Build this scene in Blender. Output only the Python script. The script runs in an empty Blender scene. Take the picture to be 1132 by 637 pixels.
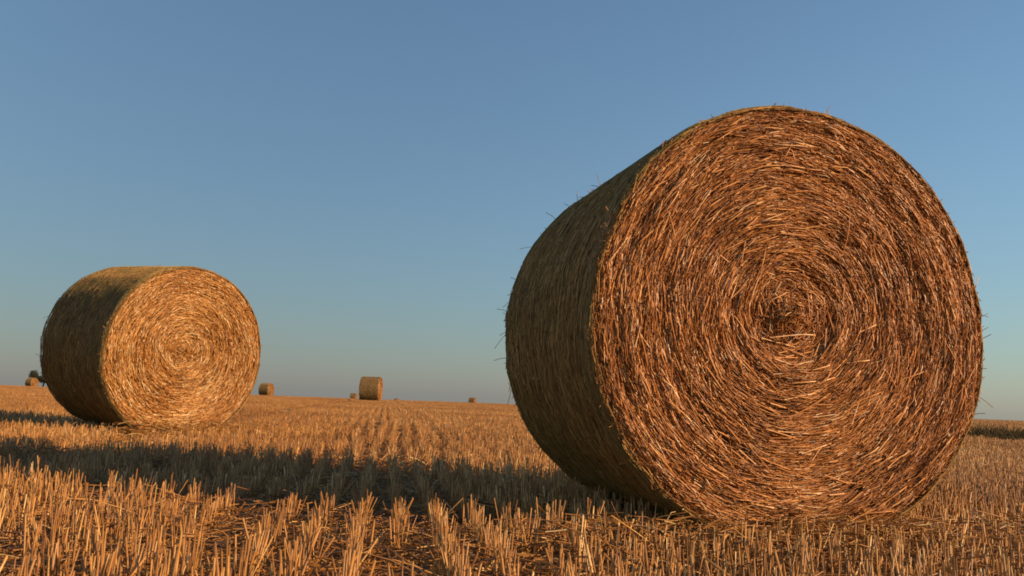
import bpy, math, random
import numpy as np
from mathutils import Vector, Matrix

rng = np.random.default_rng(11)
random.seed(5)
S = bpy.context.scene
COL = S.collection

# ------------------------------------------------------------------ camera
CAM_H = 0.452
PITCH, ROLL, FPX = 0.129, 0.035, 930.0          # focal length in pixels of a 1132 px wide frame
cam_data = bpy.data.cameras.new("camera")
cam_data.sensor_width = 36.0
cam_data.lens = FPX / 1132.0 * 36.0
cam_data.clip_start = 0.05
cam_data.clip_end = 6000.0
cam_data.dof.use_dof = True
cam_data.dof.focus_distance = 3.0
cam_data.dof.aperture_fstop = 12.0
cam = bpy.data.objects.new("camera", cam_data)
COL.objects.link(cam)
cam.matrix_world = (Matrix.Translation((0, 0, CAM_H)) @ Matrix.Rotation(math.pi / 2 + PITCH, 4, 'X')
                    @ Matrix.Rotation(ROLL, 4, 'Z'))
S.camera = cam

# ------------------------------------------------------------------ sky and sun
SUN_EL = math.radians(19.0)
SUN_AZ = math.radians(-22.0)                     # direction towards the sun, measured from +X
sun_vec = Vector((math.cos(SUN_EL) * math.cos(SUN_AZ), math.cos(SUN_EL) * math.sin(SUN_AZ), math.sin(SUN_EL)))
W = bpy.data.worlds.new("World")
S.world = W
W.use_nodes = True
wn = W.node_tree
sky = wn.nodes.new("ShaderNodeTexSky")
sky.sky_type = 'NISHITA'
sky.sun_disc = False
sky.sun_elevation = SUN_EL
sky.sun_rotation = SUN_AZ - math.pi / 2
sky.air_density = 1.2
sky.dust_density = 0.2
sky.ozone_density = 3.0
bg = wn.nodes["Background"]
bg.inputs["Strength"].default_value = 0.094
# low summer haze all round the horizon, thinning with height
gm = wn.nodes.new("ShaderNodeTexCoord"); sp = wn.nodes.new("ShaderNodeSeparateXYZ")
def wmath(op, a, b):
    q = wn.nodes.new("ShaderNodeMath"); q.operation = op
    for i, v in enumerate((a, b)):
        if isinstance(v, (int, float)): q.inputs[i].default_value = v
        else: wn.links.new(v, q.inputs[i])
    return q.outputs[0]
wn.links.new(gm.outputs["Generated"], sp.inputs[0])
hz = wmath('MULTIPLY', wmath('POWER', math.e, wmath('DIVIDE', wmath('MAXIMUM', sp.outputs[2], 0.0), -0.4)), 0.7)
mx = wn.nodes.new("ShaderNodeMix"); mx.data_type = 'RGBA'
wn.links.new(hz, mx.inputs[0]); 
tint = wn.nodes.new("ShaderNodeMix"); tint.data_type = 'RGBA'; tint.blend_type = 'MULTIPLY'; tint.inputs[0].default_value = 1.0
tint.inputs[7].default_value = (0.965, 1.045, 1.01, 1)
wn.links.new(sky.outputs[0], tint.inputs[6]); wn.links.new(tint.outputs[2], mx.inputs[6])
mx.inputs[7].default_value = (0.55, 0.73, 1.33, 1)
wn.links.new(mx.outputs[2], bg.inputs["Color"])

sl = bpy.data.lights.new("sun", 'SUN')
sl.energy = 4.1
sl.angle = math.radians(0.6)
sl.color = (1.0, 0.68, 0.39)
sun = bpy.data.objects.new("sun", sl)
COL.objects.link(sun)
sun.rotation_euler = sun_vec.to_track_quat('Z', 'Y').to_euler()
sun.location = sun_vec * 50

S.view_settings.view_transform = 'Standard'
S.view_settings.look = 'None'
S.view_settings.gamma = 1.0
S.view_settings.use_curve_mapping = False
S.view_settings.exposure = 0.6
S.cycles.use_denoising = True
S.cycles.filter_width = 1.8
S.cycles.max_bounces = 6
S.cycles.diffuse_bounces = 3

# ------------------------------------------------------------------ helpers
def tag(o, label=None, cat=None, group=None, kind=None):
    if label: o["label"] = label
    if cat: o["category"] = cat
    if group: o["group"] = group
    if kind: o["kind"] = kind
    return o

def link(name, data, parent=None, mat=None):
    o = bpy.data.objects.new(name, data)
    COL.objects.link(o)
    if parent is not None: o.parent = parent
    if mat is not None and data is not None and not data.materials: data.materials.append(mat)
    return o

def mesh_np(name, V, F, tone=None, smooth=True):
    """V (n,3); F list of (m,k) index arrays; tone per vertex"""
    me = bpy.data.meshes.new(name)
    V = np.ascontiguousarray(V, np.float32)
    me.vertices.add(len(V)); me.vertices.foreach_set("co", V.ravel())
    loops = np.concatenate([f.ravel() for f in F]).astype(np.int32)
    cnt = np.concatenate([np.full(len(f), f.shape[1], np.int32) for f in F])
    st = np.concatenate([[0], np.cumsum(cnt)[:-1]]).astype(np.int32)
    me.loops.add(len(loops)); me.loops.foreach_set("vertex_index", loops)
    me.polygons.add(len(cnt)); me.polygons.foreach_set("loop_start", st)
    me.polygons.foreach_set("loop_total", cnt)
    if smooth: me.polygons.foreach_set("use_smooth", np.ones(len(cnt), bool))
    if tone is not None:
        a = me.attributes.new("tone", 'FLOAT', 'POINT')
        a.data.foreach_set("value", np.ascontiguousarray(tone, np.float32))
    me.update(calc_edges=True)
    return me

def unit(a):
    return a / np.maximum(np.linalg.norm(a, axis=-1, keepdims=True), 1e-9)

def tubes(P, R, tone, sides=3, cap=False, flat=None):
    """P (n,k,3) polylines, R (n,k) radii, tone (n,). Returns V, F, T"""
    n, k, _ = P.shape
    T = np.empty_like(P)
    T[:, 1:-1] = P[:, 2:] - P[:, :-2]; T[:, 0] = P[:, 1] - P[:, 0]; T[:, -1] = P[:, -1] - P[:, -2]
    T = unit(T)
    ref = unit(rng.normal(size=(n, 1, 3)) + 1e-3) if flat is None else flat[:, None, :]
    A = unit(np.cross(T, np.broadcast_to(ref, T.shape))); B = np.cross(T, A)
    ang = np.arange(sides) / sides * 2 * np.pi
    sq = 1.0
    V = (P[:, :, None] + R[:, :, None, None] * (np.cos(ang)[None, None, :, None] * A[:, :, None]
         + sq * np.sin(ang)[None, None, :, None] * B[:, :, None]))
    V = V.reshape(-1, 3)
    base = (np.arange(n) * k * sides)[:, None, None, None]
    ii = (np.arange(k - 1) * sides)[None, :, None, None]
    j = np.arange(sides); j2 = (j + 1) % sides
    q = np.stack([j, j2, j2 + sides, j + sides], -1)[None, None]
    Fq = (base + ii + q).reshape(-1, 4)
    F = [Fq]
    if cap:
        top = (np.arange(n) * k * sides + (k - 1) * sides)[:, None] + np.arange(sides)[None]
        F.append(top)
    return V, F, np.repeat(tone, k * sides)

def merge(parts):
    Vs, Fd, Ts, off = [], {}, [], 0
    for V, F, T in parts:
        Vs.append(V); Ts.append(T)
        for f in F: Fd.setdefault(f.shape[1], []).append(f + off)
        off += len(V)
    return np.concatenate(Vs), [np.concatenate(v) for v in Fd.values()], np.concatenate(Ts)

_tab = rng.random((64, 64))
def vnoise(x, y):
    x = np.asarray(x, float); y = np.asarray(y, float)
    xi = np.floor(x).astype(int); yi = np.floor(y).astype(int)
    fx = x - xi; fy = y - yi
    fx = fx * fx * (3 - 2 * fx); fy = fy * fy * (3 - 2 * fy)
    g = lambda a, b: _tab[a % 64, b % 64]
    return ((g(xi, yi) * (1 - fx) + g(xi + 1, yi) * fx) * (1 - fy)
            + (g(xi, yi + 1) * (1 - fx) + g(xi + 1, yi + 1) * fx) * fy)

# ------------------------------------------------------------------ materials
def straw_mat(name, stops, rough=0.5, spec=0.35, streak=0.25, mul=(1, 1, 1), patch=0.0):
    stops = [(p, tuple(a * b for a, b in zip(c, mul))) for p, c in stops]
    m = bpy.data.materials.new(name); m.use_nodes = True
    nt = m.node_tree; N = nt.nodes; L = nt.links
    b = N["Principled BSDF"]
    b.inputs["Roughness"].default_value = rough
    b.inputs["Specular IOR Level"].default_value = spec
    at = N.new("ShaderNodeAttribute"); at.attribute_name = "tone"
    r = N.new("ShaderNodeValToRGB")
    e = r.color_ramp.elements
    while len(e) < len(stops): e.new(0.5)
    for el, (p, c) in zip(e, stops): el.position = p; el.color = (*c, 1)
    tc = N.new("ShaderNodeTexCoord")
    nz = N.new("ShaderNodeTexNoise"); nz.inputs["Scale"].default_value = 42.0; nz.inputs["Detail"].default_value = 3.0
    mp = N.new("ShaderNodeMapRange"); mp.inputs[1].default_value = 0.3; mp.inputs[2].default_value = 0.7
    mp.inputs[3].default_value = -streak / 2; mp.inputs[4].default_value = streak / 2
    ad = N.new("ShaderNodeMath"); ad.operation = 'ADD'; ad.use_clamp = True
    L.new(tc.outputs["Object"], nz.inputs["Vector"]); L.new(nz.outputs["Fac"], mp.inputs[0])
    L.new(at.outputs["Fac"], ad.inputs[0]); L.new(mp.outputs[0], ad.inputs[1])
    out = ad.outputs[0]
    if patch:                                  # paler and browner areas of the field, metres across
        ge = N.new("ShaderNodeNewGeometry"); n2 = N.new("ShaderNodeTexNoise")
        n2.inputs["Scale"].default_value = 0.35; n2.inputs["Detail"].default_value = 3.0
        m2 = N.new("ShaderNodeMapRange"); m2.inputs[1].default_value = 0.3; m2.inputs[2].default_value = 0.7
        m2.inputs[3].default_value = -patch; m2.inputs[4].default_value = patch
        a2 = N.new("ShaderNodeMath"); a2.operation = 'ADD'; a2.use_clamp = True
        L.new(ge.outputs["Position"], n2.inputs["Vector"]); L.new(n2.outputs["Fac"], m2.inputs[0])
        L.new(out, a2.inputs[0]); L.new(m2.outputs[0], a2.inputs[1]); out = a2.outputs[0]
    L.new(out, r.inputs[0]); L.new(r.outputs[0], b.inputs["Base Color"])
    return m

FACE_STOPS = [(0.0, (0.11, 0.043, 0.012)), (0.3, (0.29, 0.130, 0.038)), (0.6, (0.46, 0.228, 0.070)),
                                  (0.85, (0.62, 0.35, 0.12)), (0.97, (0.72, 0.50, 0.24)), (1.0, (0.80, 0.68, 0.50))]
M_FACE_A = straw_mat("red_brown_bale_straw", FACE_STOPS, 0.42, 0.4, mul=(1.08, 0.88, 0.74))
M_FACE = straw_mat("golden_bale_straw", FACE_STOPS, 0.42, 0.4, mul=(1.10, 0.99, 0.80))
M_SIDE_SHADED = straw_mat("shaded_bale_side_straw", [(0.0, (0.055, 0.032, 0.010)), (0.5, (0.145, 0.090, 0.030)), (0.85, (0.23, 0.148, 0.055)),
                                       (1.0, (0.36, 0.25, 0.11))], 0.6, 0.2, mul=(2.25, 1.95, 1.65))  # near bale sides: weathered straw, with their shade also put into the colour
M_STUB = straw_mat("stubble_straw", [(0.0, (0.11, 0.048, 0.014)), (0.3, (0.29, 0.142, 0.043)), (0.65, (0.45, 0.238, 0.076)),
                                     (0.9, (0.60, 0.37, 0.14)), (1.0, (0.80, 0.62, 0.36))], 0.42, 0.4, mul=(1.0, 0.87, 0.66), patch=0.22)
M_SIDE_SUNLIT = straw_mat("sunlit_bale_side_straw", [(0.0, (0.16, 0.10, 0.035)), (0.5, (0.36, 0.24, 0.09)), (1.0, (0.55, 0.40, 0.19))], 0.6, 0.2)  # far bale sides: same straw, sunlit brightness painted into a lighter colour
M_NET = straw_mat("net_thread", [(0.0, (0.20, 0.175, 0.06)), (1.0, (0.33, 0.29, 0.11))], 0.5, 0.3)

def noise_mat(name, c0, c1, scale, rough=0.9, bump=0.4, stretch=(1, 1, 1)):
    m = bpy.data.materials.new(name); m.use_nodes = True
    nt = m.node_tree; N = nt.nodes; L = nt.links
    b = N["Principled BSDF"]; b.inputs["Roughness"].default_value = rough
    b.inputs["Specular IOR Level"].default_value = 0.2
    tc = N.new("ShaderNodeTexCoord"); mp = N.new("ShaderNodeMapping"); mp.inputs["Scale"].default_value = stretch
    nz = N.new("ShaderNodeTexNoise"); nz.inputs["Scale"].default_value = scale; nz.inputs["Detail"].default_value = 6
    nz.inputs["Roughness"].default_value = 0.7
    r = N.new("ShaderNodeValToRGB")
    r.color_ramp.elements[0].position = 0.3; r.color_ramp.elements[0].color = (*c0, 1)
    r.color_ramp.elements[1].position = 0.7; r.color_ramp.elements[1].color = (*c1, 1)
    bp = N.new("ShaderNodeBump"); bp.inputs["Strength"].default_value = bump; bp.inputs["Distance"].default_value = 0.02
    L.new(tc.outputs["Object"], mp.inputs[0]); L.new(mp.outputs[0], nz.inputs["Vector"])
    L.new(nz.outputs["Fac"], r.inputs[0]); L.new(r.outputs[0], b.inputs["Base Color"])
    L.new(nz.outputs["Fac"], bp.inputs["Height"]); L.new(bp.outputs[0], b.inputs["Normal"])
    return m

M_CORE = noise_mat("bale_core", (0.09, 0.045, 0.018), (0.24, 0.135, 0.05), 60, 0.85, 0.8)
M_SOIL = noise_mat("stubble_soil", (0.09, 0.048, 0.018), (0.38, 0.20, 0.066), 30, 0.95, 0.6)
M_TRUNK = noise_mat("bark", (0.05, 0.035, 0.025), (0.10, 0.075, 0.05), 12)
M_LEAF = noise_mat("dark_foliage", (0.020, 0.026, 0.016), (0.05, 0.055, 0.03), 3, 0.7, 0.0)
M_WEED = noise_mat("dark_weeds", (0.030, 0.024, 0.010), (0.10, 0.070, 0.026), 2, 0.8, 0.0)

# ------------------------------------------------------------------ terrain
ROW_AZ = math.atan2(432 - 566, FPX)              # drill rows run away towards this bearing
RD = np.array([math.sin(ROW_AZ), math.cos(ROW_AZ)])   # along the rows
RV = np.array([math.cos(ROW_AZ), -math.sin(ROW_AZ)])  # across the rows
ROW = 0.12

def ground_z(x, y):
    x = np.asarray(x, float); y = np.asarray(y, float)
    r = np.hypot(x, y); az = np.arctan2(x, np.maximum(y, 1e-3))
    k = 5.0e-5 * (1 - 0.5 * np.clip(((az + 0.03) / 0.52) ** 2, 0, 1))
    r0 = 165.0
    rc = np.minimum(r, r0)
    z = -k * rc ** 2 - 2 * k * r0 * (r - rc)
    return z

def build_ground():
    nr, na = 230, 400
    rr = 0.25 * (2500 / 0.25) ** (np.arange(nr) / (nr - 1))
    aa = np.arange(na) / na * 2 * np.pi
    X = rr[:, None] * np.sin(aa)[None]; Y = rr[:, None] * np.cos(aa)[None]
    Z = ground_z(X, Y)
    near = np.clip((14 - rr) / 8, 0, 1)[:, None]
    Z = Z + near * ((vnoise(X * 9, Y * 9) - 0.7) * 0.016 + (vnoise(X * 31 + 7, Y * 31) - 0.7) * 0.010)
    V = np.stack([X, Y, Z], -1).reshape(-1, 3)
    V = np.vstack([V, [[0, 0, -0.005]]])
    i = np.arange(nr - 1)[:, None] * na; j = np.arange(na)[None]; j2 = (j + 1) % na
    Q = np.stack([i + j, i + na + j, i + na + j2, i + j2], -1).reshape(-1, 4)
    Tt = np.stack([np.full(na, nr * na), np.arange(na), (np.arange(na) + 1) % na], -1)
    me = mesh_np("field_ground", V, [Q[:, ::-1], Tt[:, ::-1]])
    return link("field_ground", me, None, M_SOIL)

field = build_ground()
tag(field, "harvested grain field of brown soil and straw stubble reaching the skyline", kind="structure")

# ------------------------------------------------------------------ bales
BR, BW = 0.75, 1.15
#            x      y     yaw   (centre of the front face, yaw of its normal from -Y towards +X)
BALE_A = (0.984, 2.830, 0.245)
BALE_B = (-2.835, 7.39, 0.905)

def face_relief(r, th):
    """height of the straw layer on a bale's end face (m, + is out)"""
    c, s = np.cos(th), np.sin(th)
    warp = 0.012 * (vnoise(c * 1.6 + 5, s * 1.6 + 9) - .5)
    rings = 0.004 * np.sin((r + warp) * 2 * np.pi / 0.085) + 0.003 * np.sin((r + 2 * warp) * 2 * np.pi / 0.19 + 1)
    lumps = 0.015 * (vnoise(r * 9 + 3, th * 2.2 + 20) - .5) + 0.009 * (vnoise(r * 22, th * 6 + 40) - .5)
    rim = -0.035 * np.clip((r - 0.68) / 0.07, 0, 1) ** 2
    moat = -0.018 * np.exp(-((r - 0.115) / 0.045) ** 2) * (0.6 - 0.5 * np.cos(th - 0.3))
    hub = 0.016 * np.exp(-(r / 0.07) ** 2)
    dish = -0.02 * np.clip((r - .12) / .6, 0, 1) * 0
    return rings + lumps + rim + moat + hub + dish

HUB = (-0.045, 0.030)
def hub_shift(r):
    """the winding's centre lies a little up and left of the bale's axis"""
    k = np.clip(1 - r / BR, 0, 1)
    return HUB[0] * k, HUB[1] * k

def radius_var(th, y):
    return BR * (1 + 0.009 * (vnoise(np.cos(th) * 2 + 8, np.sin(th) * 2 + y * 2) - .5) * 2) + 0.010 * (vnoise(th * 8, y * 3 + 4) - .5)

def sag(V):
    """a bale settles: a little wider below, narrower above"""
    t = (V[:, 2] - BR) / BR
    V[:, 0] *= 1.008 - 0.022 * t
    V[:, 2] += 0.018 * np.clip(t + .3, 0, 1)
    return V

def bale_body(nth=160):
    """front face in plane y=0 looking -Y, axis along +Y, base at z=0"""
    th = np.arange(nth) / nth * 2 * np.pi
    rings = []
    for r in np.linspace(0.03, 0.70, 22): rings.append(('f', r))
    for y, dr in ((-0.0, 0.028), (0.018, 0.008), (0.05, 0.0), (0.2, 0), (0.4, -.002), (0.6, .002), (0.8, 0), (1.0, 0), (1.1, .0), (BW - .02, .010), (BW, .03)):
        rings.append(('s', y, dr))
    for r in (0.66, 0.4, 0.1): rings.append(('b', r))
    V = []
    for g in rings:
        if g[0] == 'f':
            R = np.full(nth, g[1]); Y = 0.022 - face_relief(R, th)
        elif g[0] == 's':
            R = radius_var(th, g[1]) - g[2] - 0.006; Y = np.full(nth, g[1] + (0.022 if g[1] < .01 else 0))
        else:
            R = np.full(nth, g[1]); Y = np.full(nth, BW + 0.0)
        hx, hzz = hub_shift(R) if g[0] == 'f' else (0, 0)
        V.append(np.stack([R * np.cos(th) + hx, Y, BR + R * np.sin(th) + hzz], -1))
    V = np.concatenate(V)
    V[:, 2] = np.maximum(V[:, 2], 0.004)
    n = len(rings)
    i = np.arange(n - 1)[:, None] * nth; j = np.arange(nth)[None]; j2 = (j + 1) % nth
    Q = np.stack([i + j, i + nth + j, i + nth + j2, i + j2], -1).reshape(-1, 4)
    V = sag(np.vstack([V, [[0, 0.01, BR], [0, BW, BR]]]))
    a = np.arange(nth); a2 = (a + 1) % nth
    T1 = np.stack([np.full(nth, n * nth), a, a2], -1)
    T2 = np.stack([np.full(nth, n * nth + 1), (n - 1) * nth + a2, (n - 1) * nth + a], -1)
    return mesh_np("bale_body", V, [Q, np.concatenate([T1, T2])])

def face_straws(n, wmul=1.0, lmul=1.0, shift=0.0):
    r = np.sqrt(rng.random(n)) * 0.745
    th = rng.random(n) * 2 * np.pi
    L = np.clip(rng.lognormal(math.log(0.060), 0.45, n), 0.018, 0.16) * lmul
    L = np.minimum(L, 0.03 + r * 0.9)
    chaos = np.exp(-(r / 0.13) ** 2)
    da = rng.normal(0, 0.13, n) + chaos * rng.normal(0, 0.9, n) + (rng.random(n) < 0.035) * rng.normal(0, 0.6, n)
    da += 0.10 * (vnoise(r * 7, th * 3) - .5) * 2
    w = rng.lognormal(math.log(0.00135), 0.34, n).clip(.0006, .0029) * wmul
    dep = rng.random(n) ** 0.8 * 0.022 - 0.015          # into the bale .. slightly proud
    bend = rng.normal(0, 0.004, n)
    lim = 0.745 + rng.random(n) ** 2 * 0.018
    tilt = rng.normal(0, 0.09, n)
    k = 3
    s = np.linspace(-.5, .5, k)
    P = np.empty((n, k, 3))
    for q in range(k):
        d = s[q] * L
        # walk along the arc, drifting in radius by da
        ta = th + d * np.cos(da) / np.maximum(r, 0.05)
        ra = np.abs(r + d * np.sin(da))
        ra = np.minimum(ra, lim)
        h = face_relief(ra, ta) + dep + tilt * d + bend * (1 - abs(s[q]) * 4)
        hx, hzz = hub_shift(ra)
        P[:, q, 0] = ra * np.cos(ta) + hx; P[:, q, 2] = BR + ra * np.sin(ta) + hzz; P[:, q, 1] = 0.006 - h
    R = np.repeat(w[:, None], k, 1); R[:, 0] *= .8; R[:, -1] *= .8
    tone = np.clip(rng.normal(0.42, 0.20, n) + (rng.random(n) < 0.13) * 0.50 + 0.18 * (vnoise(r * 8 + 2, th * 3) - .5) * 2 + shift, 0, 1)
    P[:, :, 2] = np.maximum(P[:, :, 2], 0.006)
    m = int(n * .05)                                  # frayed straw hanging over the rim
    th = rng.random(m) * 2 * np.pi
    L = np.clip(rng.lognormal(math.log(0.035), .45, m), .012, .10)
    er = np.stack([np.cos(th), 0 * th, np.sin(th)], -1); et = np.stack([-np.sin(th), 0 * th, np.cos(th)], -1)
    d = unit(et * rng.normal(0, 1, m)[:, None] + er * rng.normal(.12, .30, m)[:, None] + np.array([0, 1., 0]) * rng.normal(-.05, .35, m)[:, None])
    c = er * (BR - rng.uniform(.003, .03, m))[:, None] + np.stack([0 * th, .012 + rng.random(m) * .03, 0 * th + BR], -1)
    c = c + er * (-.012 + .35 * (c[:, 1:2] - .012))
    P2 = np.stack([c - d * L[:, None] / 2, c + er * .002, c + d * L[:, None] / 2], 1)
    P2[:, :, 2] = np.maximum(P2[:, :, 2], 0.006)
    V, F, T = merge([tubes(P, R, tone), tubes(P2, np.repeat((rng.uniform(.0008, .0016, m) * wmul)[:, None], 3, 1), np.clip(rng.normal(.5, .22, m), 0, 1))])
    return sag(V), F, T

def side_straws(n, wmul=1.0, stray=150):
    y = rng.random(n) * (BW - 0.01) + 0.004
    th = rng.random(n) * 2 * np.pi
    L = np.clip(rng.lognormal(math.log(0.09), 0.45, n), 0.03, 0.22)
    da = rng.normal(0, 0.17, n)
    lift = rng.random(n) ** 2 * 0.005
    k = 3; s = np.linspace(-.5, .5, k)
    P = np.empty((n, k, 3))
    for q in range(k):
        d = s[q] * L
        ta = th + d * np.cos(da) / BR
        yy = np.clip(y + d * np.sin(da), 0.0, BW)
        edge = np.minimum(np.clip((0.05 - yy) / 0.05, 0, 1), 1) ** 2 * 0.02
        rr = radius_var(ta, yy) - edge - 0.005 + lift + rng.normal(0, 0.0015, n)
        P[:, q] = np.stack([rr * np.cos(ta), yy, BR + rr * np.sin(ta)], -1)
    R = np.repeat((rng.uniform(0.0010, 0.0022, n) * wmul)[:, None], k, 1)
    tone = np.clip(rng.normal(0.45, 0.18, n), 0, 1)
    P[:, :, 2] = np.maximum(P[:, :, 2], 0.005)
    out = [tubes(P, R, tone)]
    # loose ends sticking out through the net
    m = stray
    y = np.where(rng.random(m) < .45, BW - rng.random(m) ** 2 * .25, rng.random(m) * BW); th = rng.random(m) * 2 * np.pi
    L = np.clip(rng.lognormal(math.log(0.036), 0.45, m), 0.012, 0.10)
    er = np.stack([np.cos(th), np.zeros(m), np.sin(th)], -1)
    et = np.stack([-np.sin(th), np.zeros(m), np.cos(th)], -1)
    d = unit(er * rng.uniform(.25, 1, m)[:, None] + et * rng.normal(0, .7, m)[:, None] + np.array([0, 1, 0]) * rng.normal(0, .5, m)[:, None])
    p0 = er * (BR - .012) + np.stack([0 * y, y, 0 * y + BR], -1)
    P = np.stack([p0, p0 + d * L[:, None] * .5, p0 + d * L[:, None] + np.array([0, 0, -1]) * (L * .12)[:, None]], 1)
    P[:, :, 2] = np.maximum(P[:, :, 2], 0.005)
    out.append(tubes(P, np.full((m, 3), 0.0013 * wmul), np.clip(rng.normal(.5, .2, m), 0, 1)))
    V, F, T = merge(out)
    return sag(V), F, T

def net_wrap(nth=150):
    parts = []
    th = np.linspace(0, 2 * np.pi, nth + 1)
    ys = np.concatenate([np.linspace(0.03, BW - 0.03, 22), np.array([0.016, 0.026, 0.043, 0.058, 0.075]), [BW - .05, BW - .04]])
    for y in ys:
        rr = radius_var(th, np.full_like(th, y)) + 0.0015 - 0.02 * np.clip((0.05 - y) / 0.05, 0, 1) ** 2
        P = np.stack([rr * np.cos(th), np.full_like(th, y) + 0.002 * np.sin(th * 9 + y * 40), BR + rr * np.sin(th)], -1)
        P[:, 2] = np.maximum(P[:, 2], 0.003)
        parts.append(tubes(P[None], np.full((1, nth + 1), 0.0009), np.array([0.6]), flat=np.array([[0, 1., 0]])))
    g = np.linspace(0.03, BW - 0.03, 22)
    for a, b in zip(g[:-1], g[1:]):
        t2 = np.linspace(0, 2 * np.pi, nth + 1)
        y = np.where(np.arange(nth + 1) % 2 == 0, a, b)
        rr = radius_var(t2, y) + 0.0012
        P = np.stack([rr * np.cos(t2), y, BR + rr * np.sin(t2)], -1)
        P[:, 2] = np.maximum(P[:, 2], 0.003)
        parts.append(tubes(P[None], np.full((1, nth + 1), 0.0006), np.array([0.35]), flat=np.array([[0.3, 1., 0.2]])))
    V, F, T = merge(parts)
    return mesh_np("net_wrap", sag(V), F, T)

def straw_piece(i, length, rad, tone, bend):
    P = np.zeros((1, 4, 3)); P[0, :, 0] = np.linspace(-.5, .5, 4) * length
    P[0, :, 2] = bend * (1 - (np.linspace(-1, 1, 4)) ** 2)
    V, F, T = tubes(P, np.array([[.8, 1, 1, .7]]) * rad, np.array([tone]), sides=5, cap=True, flat=np.array([[0, 1., 0]]))
    return mesh_np("straw", V, F, T)

body_mesh = bale_body(); body_mesh.materials.append(M_CORE)
net_mesh = net_wrap(); net_mesh.materials.append(M_NET)

def bale_root(x, y, yaw, sink=0.007, tilt=0.0):
    e = link("straw_bale", None)
    e.empty_display_size = 0.2
    z = float(ground_z(x, y)) - sink
    e.matrix_world = Matrix.Translation((x, y, z)) @ Matrix.Rotation(yaw, 4, 'Z') @ Matrix.Rotation(tilt, 4, 'X')
    e.rotation_mode = 'XYZ'
    return e

def stuff_part(name, VFT, parent, mat):
    V, F, T = VFT
    o = link(name, mesh_np(name, V, F, T), parent, mat)
    o["kind"] = "stuff"
    return o

# the big bale
A = bale_root(*BALE_A, 0.018)
tag(A, "huge round straw bale filling the right foreground, face turned to the camera", "straw bale", "round straw bales on the stubble field")
link("bale_body", body_mesh, A)
stuff_part("face_straw", face_straws(52000), A, M_FACE_A)
stuff_part("side_straw", side_straws(20000, 1.0, 420), A, M_SIDE_SHADED)
link("net_wrap", net_mesh, A)
pieces = [straw_piece(i, l, rd, t, b) for i, (l, rd, t, b) in enumerate(
    (rng.uniform(.07, .16), rng.uniform(.0016, .0026), rng.uniform(.62, 1.0), rng.normal(0, .006)) for _ in range(16))]
for p in pieces: p.materials.append(M_FACE_A)
for i in range(300):
    r = math.sqrt(random.uniform(.012, 1)) * 0.70; th = random.random() * 2 * math.pi
    h = float(face_relief(np.array([r]), np.array([th]))[0])
    chaos = math.exp(-(r / .16) ** 2)
    a = th + math.pi / 2 + random.gauss(0, 0.22) + chaos * random.gauss(0, .9) + (random.random() < .12 and r < .6) * random.gauss(0, .8)
    o = link("straw", pieces[i % len(pieces)], A)
    # piece x axis -> in-plane direction a (angle in XZ plane), its z axis -> out of the face
    ex = Vector((math.cos(a), -random.gauss(0, .10), math.sin(a))).normalized()
    ez = Vector((0, -1, 0)); ey = ez.cross(ex).normalized(); ez = ex.cross(ey)
    m = Matrix((ex, ey, ez)).transposed().to_4x4()
    rr = min(r, .70)
    hx, hzz = hub_shift(rr)
    m.translation = Vector((rr * math.cos(th) + hx, 0.006 - h - 0.008, max(.03, BR + rr * math.sin(th) + hzz)))
    o.matrix_local = m
# the long pale straw lying across the hub
P = np.array([[[-.135, -.020, .695], [-.07, -.027, .705], [-.01, -.027, .712], [.035, -.022, .712]]])
V, F, T = tubes(P, np.array([[.0016, .0022, .0022, .0018]]), np.array([.95]), sides=5, cap=True)
link("straw", mesh_np("straw", V, F, T), A, M_FACE_A)

# the second bale
B = bale_root(*BALE_B, 0.025, 0.07)
tag(B, "sunlit round straw bale standing on the left, mid distance", "straw bale", "round straw bales on the stubble field")
link("bale_body", body_mesh, B)
stuff_part("face_straw", face_straws(17000, 1.55, 1.0, 0.18), B, M_FACE)
stuff_part("side_straw", side_straws(14000, 1.2, 120), B, M_SIDE_SHADED)
link("net_wrap", net_mesh, B)

# far bales share one lighter set of meshes
far_face = mesh_np("face_straw", *face_straws(2500, 3.2, 1.3)); far_face.materials.append(M_FACE)
far_side = mesh_np("side_straw", *side_straws(3000, 3.0, 0 + 20)); far_side.materials.append(M_SIDE_SUNLIT)

def at(px, d):
    """ground position at bearing of image column px (near the skyline), d metres out"""
    a = math.atan((px - 566) / FPX)
    return d * math.sin(a), d * math.cos(a)

FAR = [(426, 51.0, 88, "straw bale standing alone on the skyline near the middle, tallest of the distant ones"),
       (306, 99.0, 76, "small straw bale on the skyline just right of the left bale"),
       (400, 168.0, 86, "tiny straw bale on the skyline left of the tall distant bale"),
       (530, 166.0, 75, "tiny straw bale on the skyline just left of the huge foreground bale"),
       (47, 150.0, 72, "tiny straw bale in front of the dark tree at the far left"),
       (446, 236.0, 80, "barely visible straw bale peeking over the skyline right of the tall distant bale")]
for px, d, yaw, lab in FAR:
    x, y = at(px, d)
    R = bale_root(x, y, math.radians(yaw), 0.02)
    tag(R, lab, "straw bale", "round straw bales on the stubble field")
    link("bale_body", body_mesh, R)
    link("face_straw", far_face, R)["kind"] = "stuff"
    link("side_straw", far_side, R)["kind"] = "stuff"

# ------------------------------------------------------------------ stubble
def bale_mask(x, y, grow=0.0):
    """True inside the footprint of the two near bales"""
    m = np.zeros(len(x), bool)
    for (bx, by, yaw) in (BALE_A, BALE_B):
        dx, dy = x - bx, y - by
        u = dx * math.cos(yaw) + dy * math.sin(yaw)
        v = -dx * math.sin(yaw) + dy * math.cos(yaw)
        m |= (np.abs(u) < 0.30 + grow) & (v > -0.02 - grow) & (v < BW + 0.02 + grow)
    return m

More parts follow.
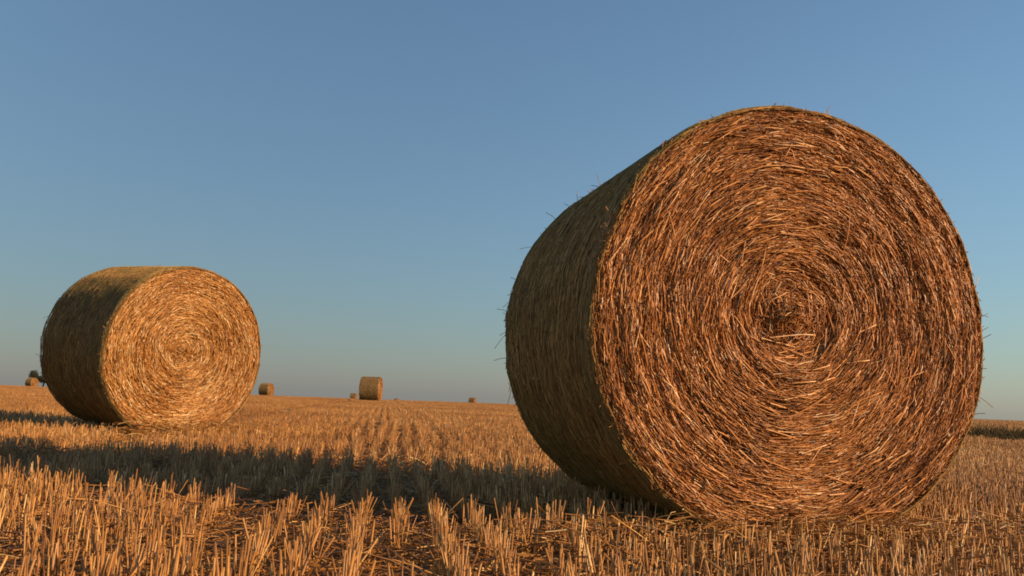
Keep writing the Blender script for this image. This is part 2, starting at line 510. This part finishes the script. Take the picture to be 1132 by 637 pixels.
def bale_clear(x, y, z):
    """height allowed under the round flank of a bale"""
    lim = np.full(len(x), 9.0)
    for (bx, by, yaw) in (BALE_A, BALE_B):
        dx, dy = x - bx, y - by
        u = dx * math.cos(yaw) + dy * math.sin(yaw)
        v = -dx * math.sin(yaw) + dy * math.cos(yaw)
        ins = (np.abs(u) < BR) & (v > -0.03) & (v < BW + 0.03)
        lim = np.where(ins, BR - np.sqrt(np.maximum(BR ** 2 - u ** 2, 0)) - 0.01, lim)
    return lim

TRACK1, TRACK2 = -1.89, -0.09                     # two wheel tracks, offset across the rows

def stalk_params(u0, u1, v0, v1, dens=1.0, tracks=True):
    """stalk clumps on the drill rows inside a box of row coordinates; returns base xy(row coords), lean, height..."""
    rows = np.arange(math.ceil(v0 / ROW - .5), math.floor(v1 / ROW - .5) + 1)
    U, Vv = [], []
    for rw in rows:
        n = int((u1 - u0) / 0.021 * dens)
        u = u0 + (np.arange(n) + rng.random(n)) / max(n, 1) * (u1 - u0)
        keep = vnoise(u * 2.2 + rw * 3.7, np.full(n, rw * 1.3)) > 0.16
        u = u[keep]
        U.append(u); Vv.append((rw + .5) * ROW + rng.normal(0, .007, len(u)))
    cu = np.concatenate(U); cv = np.concatenate(Vv)
    k = rng.integers(1, 5, len(cu))
    idx = np.repeat(np.arange(len(cu)), k)
    n = len(idx)
    u = cu[idx] + rng.normal(0, .007, n); v = cv[idx] + rng.normal(0, .007, n)
    clh = rng.normal(0, .009, len(cu))[idx]
    h = np.clip(0.096 + clh + rng.normal(0, .013, n) - (rng.random(n) < .35) * rng.random(n) * .065, .02, .15)
    lean = np.stack([rng.normal(0, .10, n) + rng.normal(0, .09, len(cu))[idx], rng.normal(0, .12, n) + rng.normal(0, .09, len(cu))[idx]], -1)
    wild = rng.random(n) < .06
    lean[wild] *= 3.5
    if tracks:
        t1 = np.abs(v - TRACK1) < .19
        h = np.where(t1, h * rng.uniform(.15, .45, n), h)
        t2 = (np.abs(v - TRACK2) < .07) | (np.abs(v - TRACK2 - .30) < .06)
        h = np.where(t2 & (u > 4.2), h * rng.uniform(.6, .95, n), h)
    return u, v, h, lean

def to_world(u, v):
    return u * RD[0] + v * RV[0], u * RD[1] + v * RV[1]

def stalk_mesh(x, y, z, h, lean, rad, tone, sides=4):
    n = len(x)
    P = np.empty((n, 2, 3))
    P[:, 0] = np.stack([x, y, z - .01], -1)
    P[:, 1] = np.stack([x + lean[:, 0] * h, y + lean[:, 1] * h, z + h], -1)
    R = np.stack([rad * 1.15, rad], -1)
    V, F, T = tubes(P, R, tone, sides=sides, cap=True)
    V = V.reshape(n, 2, sides, 3)
    V[:, 1, :, 2] += rng.normal(0, .0025, (n, sides))    # ragged cut
    return V.reshape(-1, 3), F, T

def litter(n, x, y, z, lmean=.07, hmax=.05, rad=(.0012, .0024)):
    L = np.clip(rng.lognormal(math.log(lmean), .55, n), .02, .32)
    a = rng.random(n) * 2 * np.pi
    el = rng.normal(0, .16, n)
    d = np.stack([np.cos(a) * np.cos(el), np.sin(a) * np.cos(el), np.sin(el)], -1)
    c = np.stack([x, y, z + .006 + np.abs(np.sin(el)) * L * .5 + rng.random(n) ** 2.5 * hmax], -1)
    P = np.stack([c - d * L[:, None] / 2, c + np.stack([0 * a, 0 * a, rng.normal(.002, .006, n)], -1), c + d * L[:, None] / 2], 1)
    R = np.repeat(rng.uniform(*rad, n)[:, None], 3, 1)
    tone = np.clip(rng.normal(.40, .22, n) + (rng.random(n) < .1) * .45, 0, 1)
    return tubes(P, R, tone)

NEAR_U = 7.2
def near_stubble():
    u, v, h, lean = stalk_params(1.1, NEAR_U, -6.6, 6.4)
    x, y = to_world(u, v)
    inside = (np.abs(x) < 0.66 * y + 0.9) & (y > 1.15)
    u, v, h, lean, x, y = (a[inside] for a in (u, v, h, lean, x, y))
    keep = ~bale_mask(x, y, 0.0)
    u, v, h, lean, x, y = (a[keep] for a in (u, v, h, lean, x, y))
    # crushed round the foot of the big bale
    bx, by, yaw = BALE_A
    dx, dy = x - bx, y - by
    fu = dx * math.cos(yaw) + dy * math.sin(yaw); fv = -dx * math.sin(yaw) + dy * math.cos(yaw)
    near = np.clip(1 - np.maximum(np.abs(fu) - .55, 0) / .2, 0, 1) * np.clip(1 - np.maximum(-fv - .03, 0) / .22, 0, 1) * (fv < .1)
    h = h * (1 - .75 * near * rng.random(len(h)))
    lean = lean + near[:, None] * rng.normal(0, .5, lean.shape)
    h = h * (0.9 + 0.25 * vnoise(x * 1.1 + 3, y * 1.1))
    lim = bale_clear(x, y, 0)
    ok = lim > .02
    x, y, h, lean, lim = (a[ok] for a in (x, y, h, lean, lim))
    h = np.minimum(h, lim)
    z = ground_z(x, y)
    rad = rng.uniform(.0012, .0025, len(x))
    tone = np.clip(rng.normal(.52, .19, len(x)) + (rng.random(len(x)) < .05) * .3, 0, 1)
    return x, y, z, h, lean, rad, tone

x, y, z, h, lean, rad, tone = near_stubble()
# the 300 stalks that show largest are parts of their own
dist = np.hypot(x, y)
px = 566 + FPX * x / y
cand = np.where((px > 5) & (px < 1127) & (y > 1.62) & (h > .07))[0]
cand = cand[np.argsort(dist[cand] * (1 + .25 * rng.random(len(cand))))][:300]
sel = np.zeros(len(x), bool); sel[cand] = True
tmpl = []
for i in range(14):
    one = np.array([0.0]); t = float(np.clip(rng.normal(.55, .18), .1, 1))
    n = 4; P = np.zeros((1, n, 3)); P[0, :, 2] = [-.05, .35, .42, 1.0]
    P[0, :, 0] = [0, .0, .0, rng.normal(0, .03)]
    V, F, T = tubes(P, np.array([[.021, .018, .022, .017]]) * rng.uniform(.8, 1.25), np.array([t]), sides=6, cap=True, flat=np.array([[0, 1., 0]]))
    V = V.reshape(n, 6, 3); V[-1, :, 2] += rng.normal(0, .02, 6)
    me = mesh_np("stalk", V.reshape(-1, 3), F, T); me.materials.append(M_STUB); tmpl.append(me)
for c, i in enumerate(np.where(sel)[0]):
    o = link("stalk", tmpl[c % len(tmpl)], field)
    up = Vector((lean[i, 0], lean[i, 1], 1)).normalized()
    q = up.to_track_quat('Z', 'X') @ Matrix.Rotation(random.random() * 6.28, 4, 'Z').to_quaternion()
    o.matrix_local = Matrix.Translation((x[i], y[i], z[i])) @ q.to_matrix().to_4x4() @ Matrix.Diagonal((h[i] * random.uniform(.9, 1.1), h[i], h[i], 1)).to_4x4()
r_ = ~sel
parts = [stalk_mesh(x[r_], y[r_], z[r_], h[r_], lean[r_], rad[r_], tone[r_])]
# short loose straw between the rows
n = 36000
lu = rng.uniform(1.2, NEAR_U, n); lx = rng.uniform(-1, 1, n) * (0.66 * lu + .8); ly = lu
k = ~bale_mask(lx, ly) & (bale_clear(lx, ly, 0) > .05)
# thicker near the camera
k &= rng.random(n) < np.clip(3.4 / ly, .35, 1)
lx, ly = lx[k], ly[k]
parts.append(litter(len(lx), lx, ly, ground_z(lx, ly)))
# straw shed along the foot of the big bale
n = 2600
fu = rng.normal(0, .6, n); fv = -np.abs(rng.normal(0, .16, n)) - .01
bx, by, yaw = BALE_A
lx = bx + fu * math.cos(yaw) - fv * math.sin(yaw); ly = by + fu * math.sin(yaw) + fv * math.cos(yaw)
parts.append(litter(n, lx, ly, ground_z(lx, ly), .075, .09))
# and a small spill in front of the second bale
n = 1500
fu = rng.normal(.1, .4, n); fv = -np.abs(rng.normal(0, .14, n)) - .01
bx, by, yaw = BALE_B
lx = bx + fu * math.cos(yaw) - fv * math.sin(yaw); ly = by + fu * math.sin(yaw) + fv * math.cos(yaw)
parts.append(litter(n, lx, ly, ground_z(lx, ly), .08, .13))
V, F, T = merge(parts)
st = link("stubble", mesh_np("stubble", V, F, T), None, M_STUB)
tag(st, "cut straw stubble and loose straw covering the foreground ground", "stubble", kind="stuff")

# ---- farther stubble: tiles of stalks scattered by geometry nodes
TU, TV = 1.2, ROW * 10
def make_tile(i, coarse, flat=0):
    u, v, h, lean = stalk_params(0, TU, 0, TV, .85 if not coarse else .5, tracks=False)
    n = len(u)
    if flat == 1: h = h * np.where(np.abs(v - TV / 2) < .2, rng.uniform(.15, .4, n), 1)
    if flat == 2: h = h * np.where((np.abs(v - TV / 2) < .08) | (np.abs(v - TV / 2 - .36) < .07), rng.uniform(.65, .95, n), 1)
    rad = rng.uniform(.0017, .0034, n) * (1.6 if coarse else 1)
    tone = np.clip(rng.normal(.55, .18, n), 0, 1)
    P = [stalk_mesh(v, u, 0 * u, h, lean[:, ::-1], rad, tone, 3)]
    m = 320
    P.append(litter(m, rng.random(m) * TV, rng.random(m) * TU, np.zeros(m), .08, .05, (.0016, .003)))
    V, F, T = merge(P)
    V[:, 0] -= TV / 2; V[:, 1] -= TU / 2
    me = mesh_np("stubble_tile", V, F, T); me.materials.append(M_STUB)
    return bpy.data.objects.new("stubble_tile", me)

tiles = [make_tile(i, False) for i in range(6)] + [make_tile(i, False, 1) for i in range(2)] + [make_tile(i, False, 2) for i in range(2)]

def margin_y(x):      # the weedy strip that crosses behind the big bale
    return 15.0 + 0.02 * x + 0.5 * np.sin(x * .35)

iu = np.arange(0, int(175 / TU)); uu = NEAR_U + (iu + .5) * TU
iv = np.arange(-100, 101)
PU, PV = np.meshgrid(uu, iv * TV + (TRACK1), indexing='ij')
IV = np.broadcast_to(iv[None], PU.shape).ravel()
PU, PV = PU.ravel(), PV.ravel()
x, y = to_world(PU, PV + rng.normal(0, .022, len(PV)))
k = (np.abs(x) < .66 * y + 2.2) & (np.hypot(x, y) < 172)
k &= ~((x > -0.2) & (np.abs(y - margin_y(x)) < 1.4 * np.clip((x + .4) / 2, 0, 1)))
k &= ~bale_mask(x, y, -.28)
x, y, IV = x[k], y[k], IV[k]
z = ground_z(x, y)
var = rng.integers(0, 6, len(x))
var = np.where(IV == 0, 6 + rng.integers(0, 2, len(x)), var)
t2i = round((TRACK2 - TRACK1) / TV)
tr = (IV == t2i) | ((IV % 14 == t2i) & (IV != t2i)) | ((IV % 14 == 0) & (IV != 0))
var = np.where(tr, 8 + rng.integers(0, 2, len(x)), var)
rot = -ROW_AZ + np.pi * rng.integers(0, 2, len(x))
pm = bpy.data.meshes.new("field_stubble")
pm.vertices.add(len(x)); pm.vertices.foreach_set("co", np.stack([x, y, z], -1).astype(np.float32).ravel())
a = pm.attributes.new("variant", 'INT', 'POINT'); a.data.foreach_set("value", var.astype(np.int32))
a = pm.attributes.new("turn", 'FLOAT', 'POINT'); a.data.foreach_set("value", rot.astype(np.float32))
a = pm.attributes.new("tall", 'FLOAT', 'POINT'); a.data.foreach_set("value", (rng.uniform(.85, 1.1, len(x)) * (.72 + .5 * vnoise(x * .35 + 9, y * .16))).astype(np.float32))
fs = link("field_stubble", pm)
tag(fs, "rows of cut straw stubble running away to the skyline", "stubble", kind="stuff")
ng = bpy.data.node_groups.new("scatter_stubble", 'GeometryNodeTree')
ng.interface.new_socket(name="Geometry", in_out='INPUT', socket_type='NodeSocketGeometry')
ng.interface.new_socket(name="Geometry", in_out='OUTPUT', socket_type='NodeSocketGeometry')
N = ng.nodes; L = ng.links
gi = N.new("NodeGroupInput"); go = N.new("NodeGroupOutput"); jn = N.new("GeometryNodeJoinGeometry")
def named(nm, ty):
    q = N.new("GeometryNodeInputNamedAttribute"); q.data_type = ty; q.inputs["Name"].default_value = nm
    return q.outputs["Attribute"]
va, tu, ta = named("variant", 'INT'), named("turn", 'FLOAT'), named("tall", 'FLOAT')
cx = N.new("ShaderNodeCombineXYZ"); L.new(tu, cx.inputs[2])
sx = N.new("ShaderNodeCombineXYZ"); sx.inputs[0].default_value = 1; sx.inputs[1].default_value = 1; L.new(ta, sx.inputs[2])
for i, t in enumerate(tiles):
    oi = N.new("GeometryNodeObjectInfo"); oi.inputs["Object"].default_value = t; oi.inputs["As Instance"].default_value = True
    cp = N.new("FunctionNodeCompare"); cp.data_type = 'INT'; cp.operation = 'EQUAL'
    ins = [s for s in cp.inputs if s.type == 'INT']
    L.new(va, ins[0]); ins[1].default_value = i
    ip = N.new("GeometryNodeInstanceOnPoints")
    L.new(gi.outputs[0], ip.inputs["Points"]); L.new(cp.outputs[0], ip.inputs["Selection"]); L.new(oi.outputs["Geometry"], ip.inputs["Instance"])
    L.new(cx.outputs[0], ip.inputs["Rotation"]); L.new(sx.outputs[0], ip.inputs["Scale"])
    L.new(ip.outputs[0], jn.inputs[0])
L.new(jn.outputs[0], go.inputs[0])
md = fs.modifiers.new("scatter", 'NODES'); md.node_group = ng

# ------------------------------------------------------------------ weedy strip
n = 30000
wx = -0.6 + rng.random(n) ** .8 * 26
wy = margin_y(wx) + rng.normal(0, .6, n) * np.clip((wx + .6) / 2.5, .15, 1)
wz = ground_z(wx, wy)
hh = np.clip(rng.lognormal(math.log(.105), .4, n), .03, .24) * np.clip((wx + .9) / 2.5, .4, 1) * (.6 + .8 * vnoise(wx * .8, wy * .8))
ln = rng.normal(0, .4, (n, 2))
P = np.stack([np.stack([wx, wy, wz - .01], -1), np.stack([wx + ln[:, 0] * hh * .4, wy + ln[:, 1] * hh * .4, wz + hh * .6], -1),
              np.stack([wx + ln[:, 0] * hh * 1.2, wy + ln[:, 1] * hh * 1.2, wz + hh], -1)], 1)
R = np.stack([np.full(n, .006), np.full(n, .007), np.full(n, .001)], -1)
V, F, T = tubes(P, R, rng.random(n))
wd = link("weed_strip", mesh_np("weed_strip", V, F, T), None, M_WEED)
tag(wd, "low dark strip of weeds crossing the field at the right edge behind the huge bale", "weeds", kind="stuff")

# ------------------------------------------------------------------ far tree
tx, ty = at(57, 222)
tz = float(ground_z(tx, ty))
tree = link("field_tree", None)
tree.location = (tx, ty, tz)
tag(tree, "dark bushy tree on the skyline half hidden behind the left bale", "tree")
def limb(p, q, r0, r1):
    p, q = np.array(p, float), np.array(q, float)
    m = (p + q) / 2 + rng.normal(0, .08, 3)
    return tubes(np.stack([p, m, q])[None], np.array([[r0, (r0 + r1) / 2, r1]]), np.array([.5]), sides=7)
limbs = [limb((0, 0, -.1), (.1, 0, 1.6), .22, .16)]
tips = []
for i in range(9):
    a_ = i * 2.4; q = (.1 + math.cos(a_) * rng.uniform(1.4, 3.4), math.sin(a_) * rng.uniform(1.2, 2.9), rng.uniform(1.4, 3.9))
    tips.append(q); limbs.append(limb((.1, 0, 1.4 + .08 * i), q, .09, .03))
V, F, T = merge(limbs)
link("trunk", mesh_np("trunk", V, F, T), tree, M_TRUNK)
n = 9000
c = np.array(tips + [(0.1, 0, 3.6), (.3, .2, 4.3), (-1.3, 0, 2.2), (-2.2, -.3, 1.8), (-2.6, 0, 2.9), (1.5, .2, 2.6)])
ci = c[rng.integers(0, len(c), n)]
p = ci + unit(rng.normal(size=(n, 3))) * (rng.random(n) ** .45 * 1.0)[:, None] * np.array([1, 1, .7])
a1 = unit(rng.normal(size=(n, 3))); b1 = unit(np.cross(a1, rng.normal(size=(n, 3))))
sz = rng.uniform(.07, .14, n)[:, None]
V = np.stack([p - a1 * sz, p + b1 * sz * .6, p + a1 * sz, p - b1 * sz * .6], 1).reshape(-1, 3)
F = [np.arange(4 * n).reshape(-1, 4)]
link("crown", mesh_np("crown", V, F, np.repeat(rng.random(n), 4), smooth=False), tree, M_LEAF)
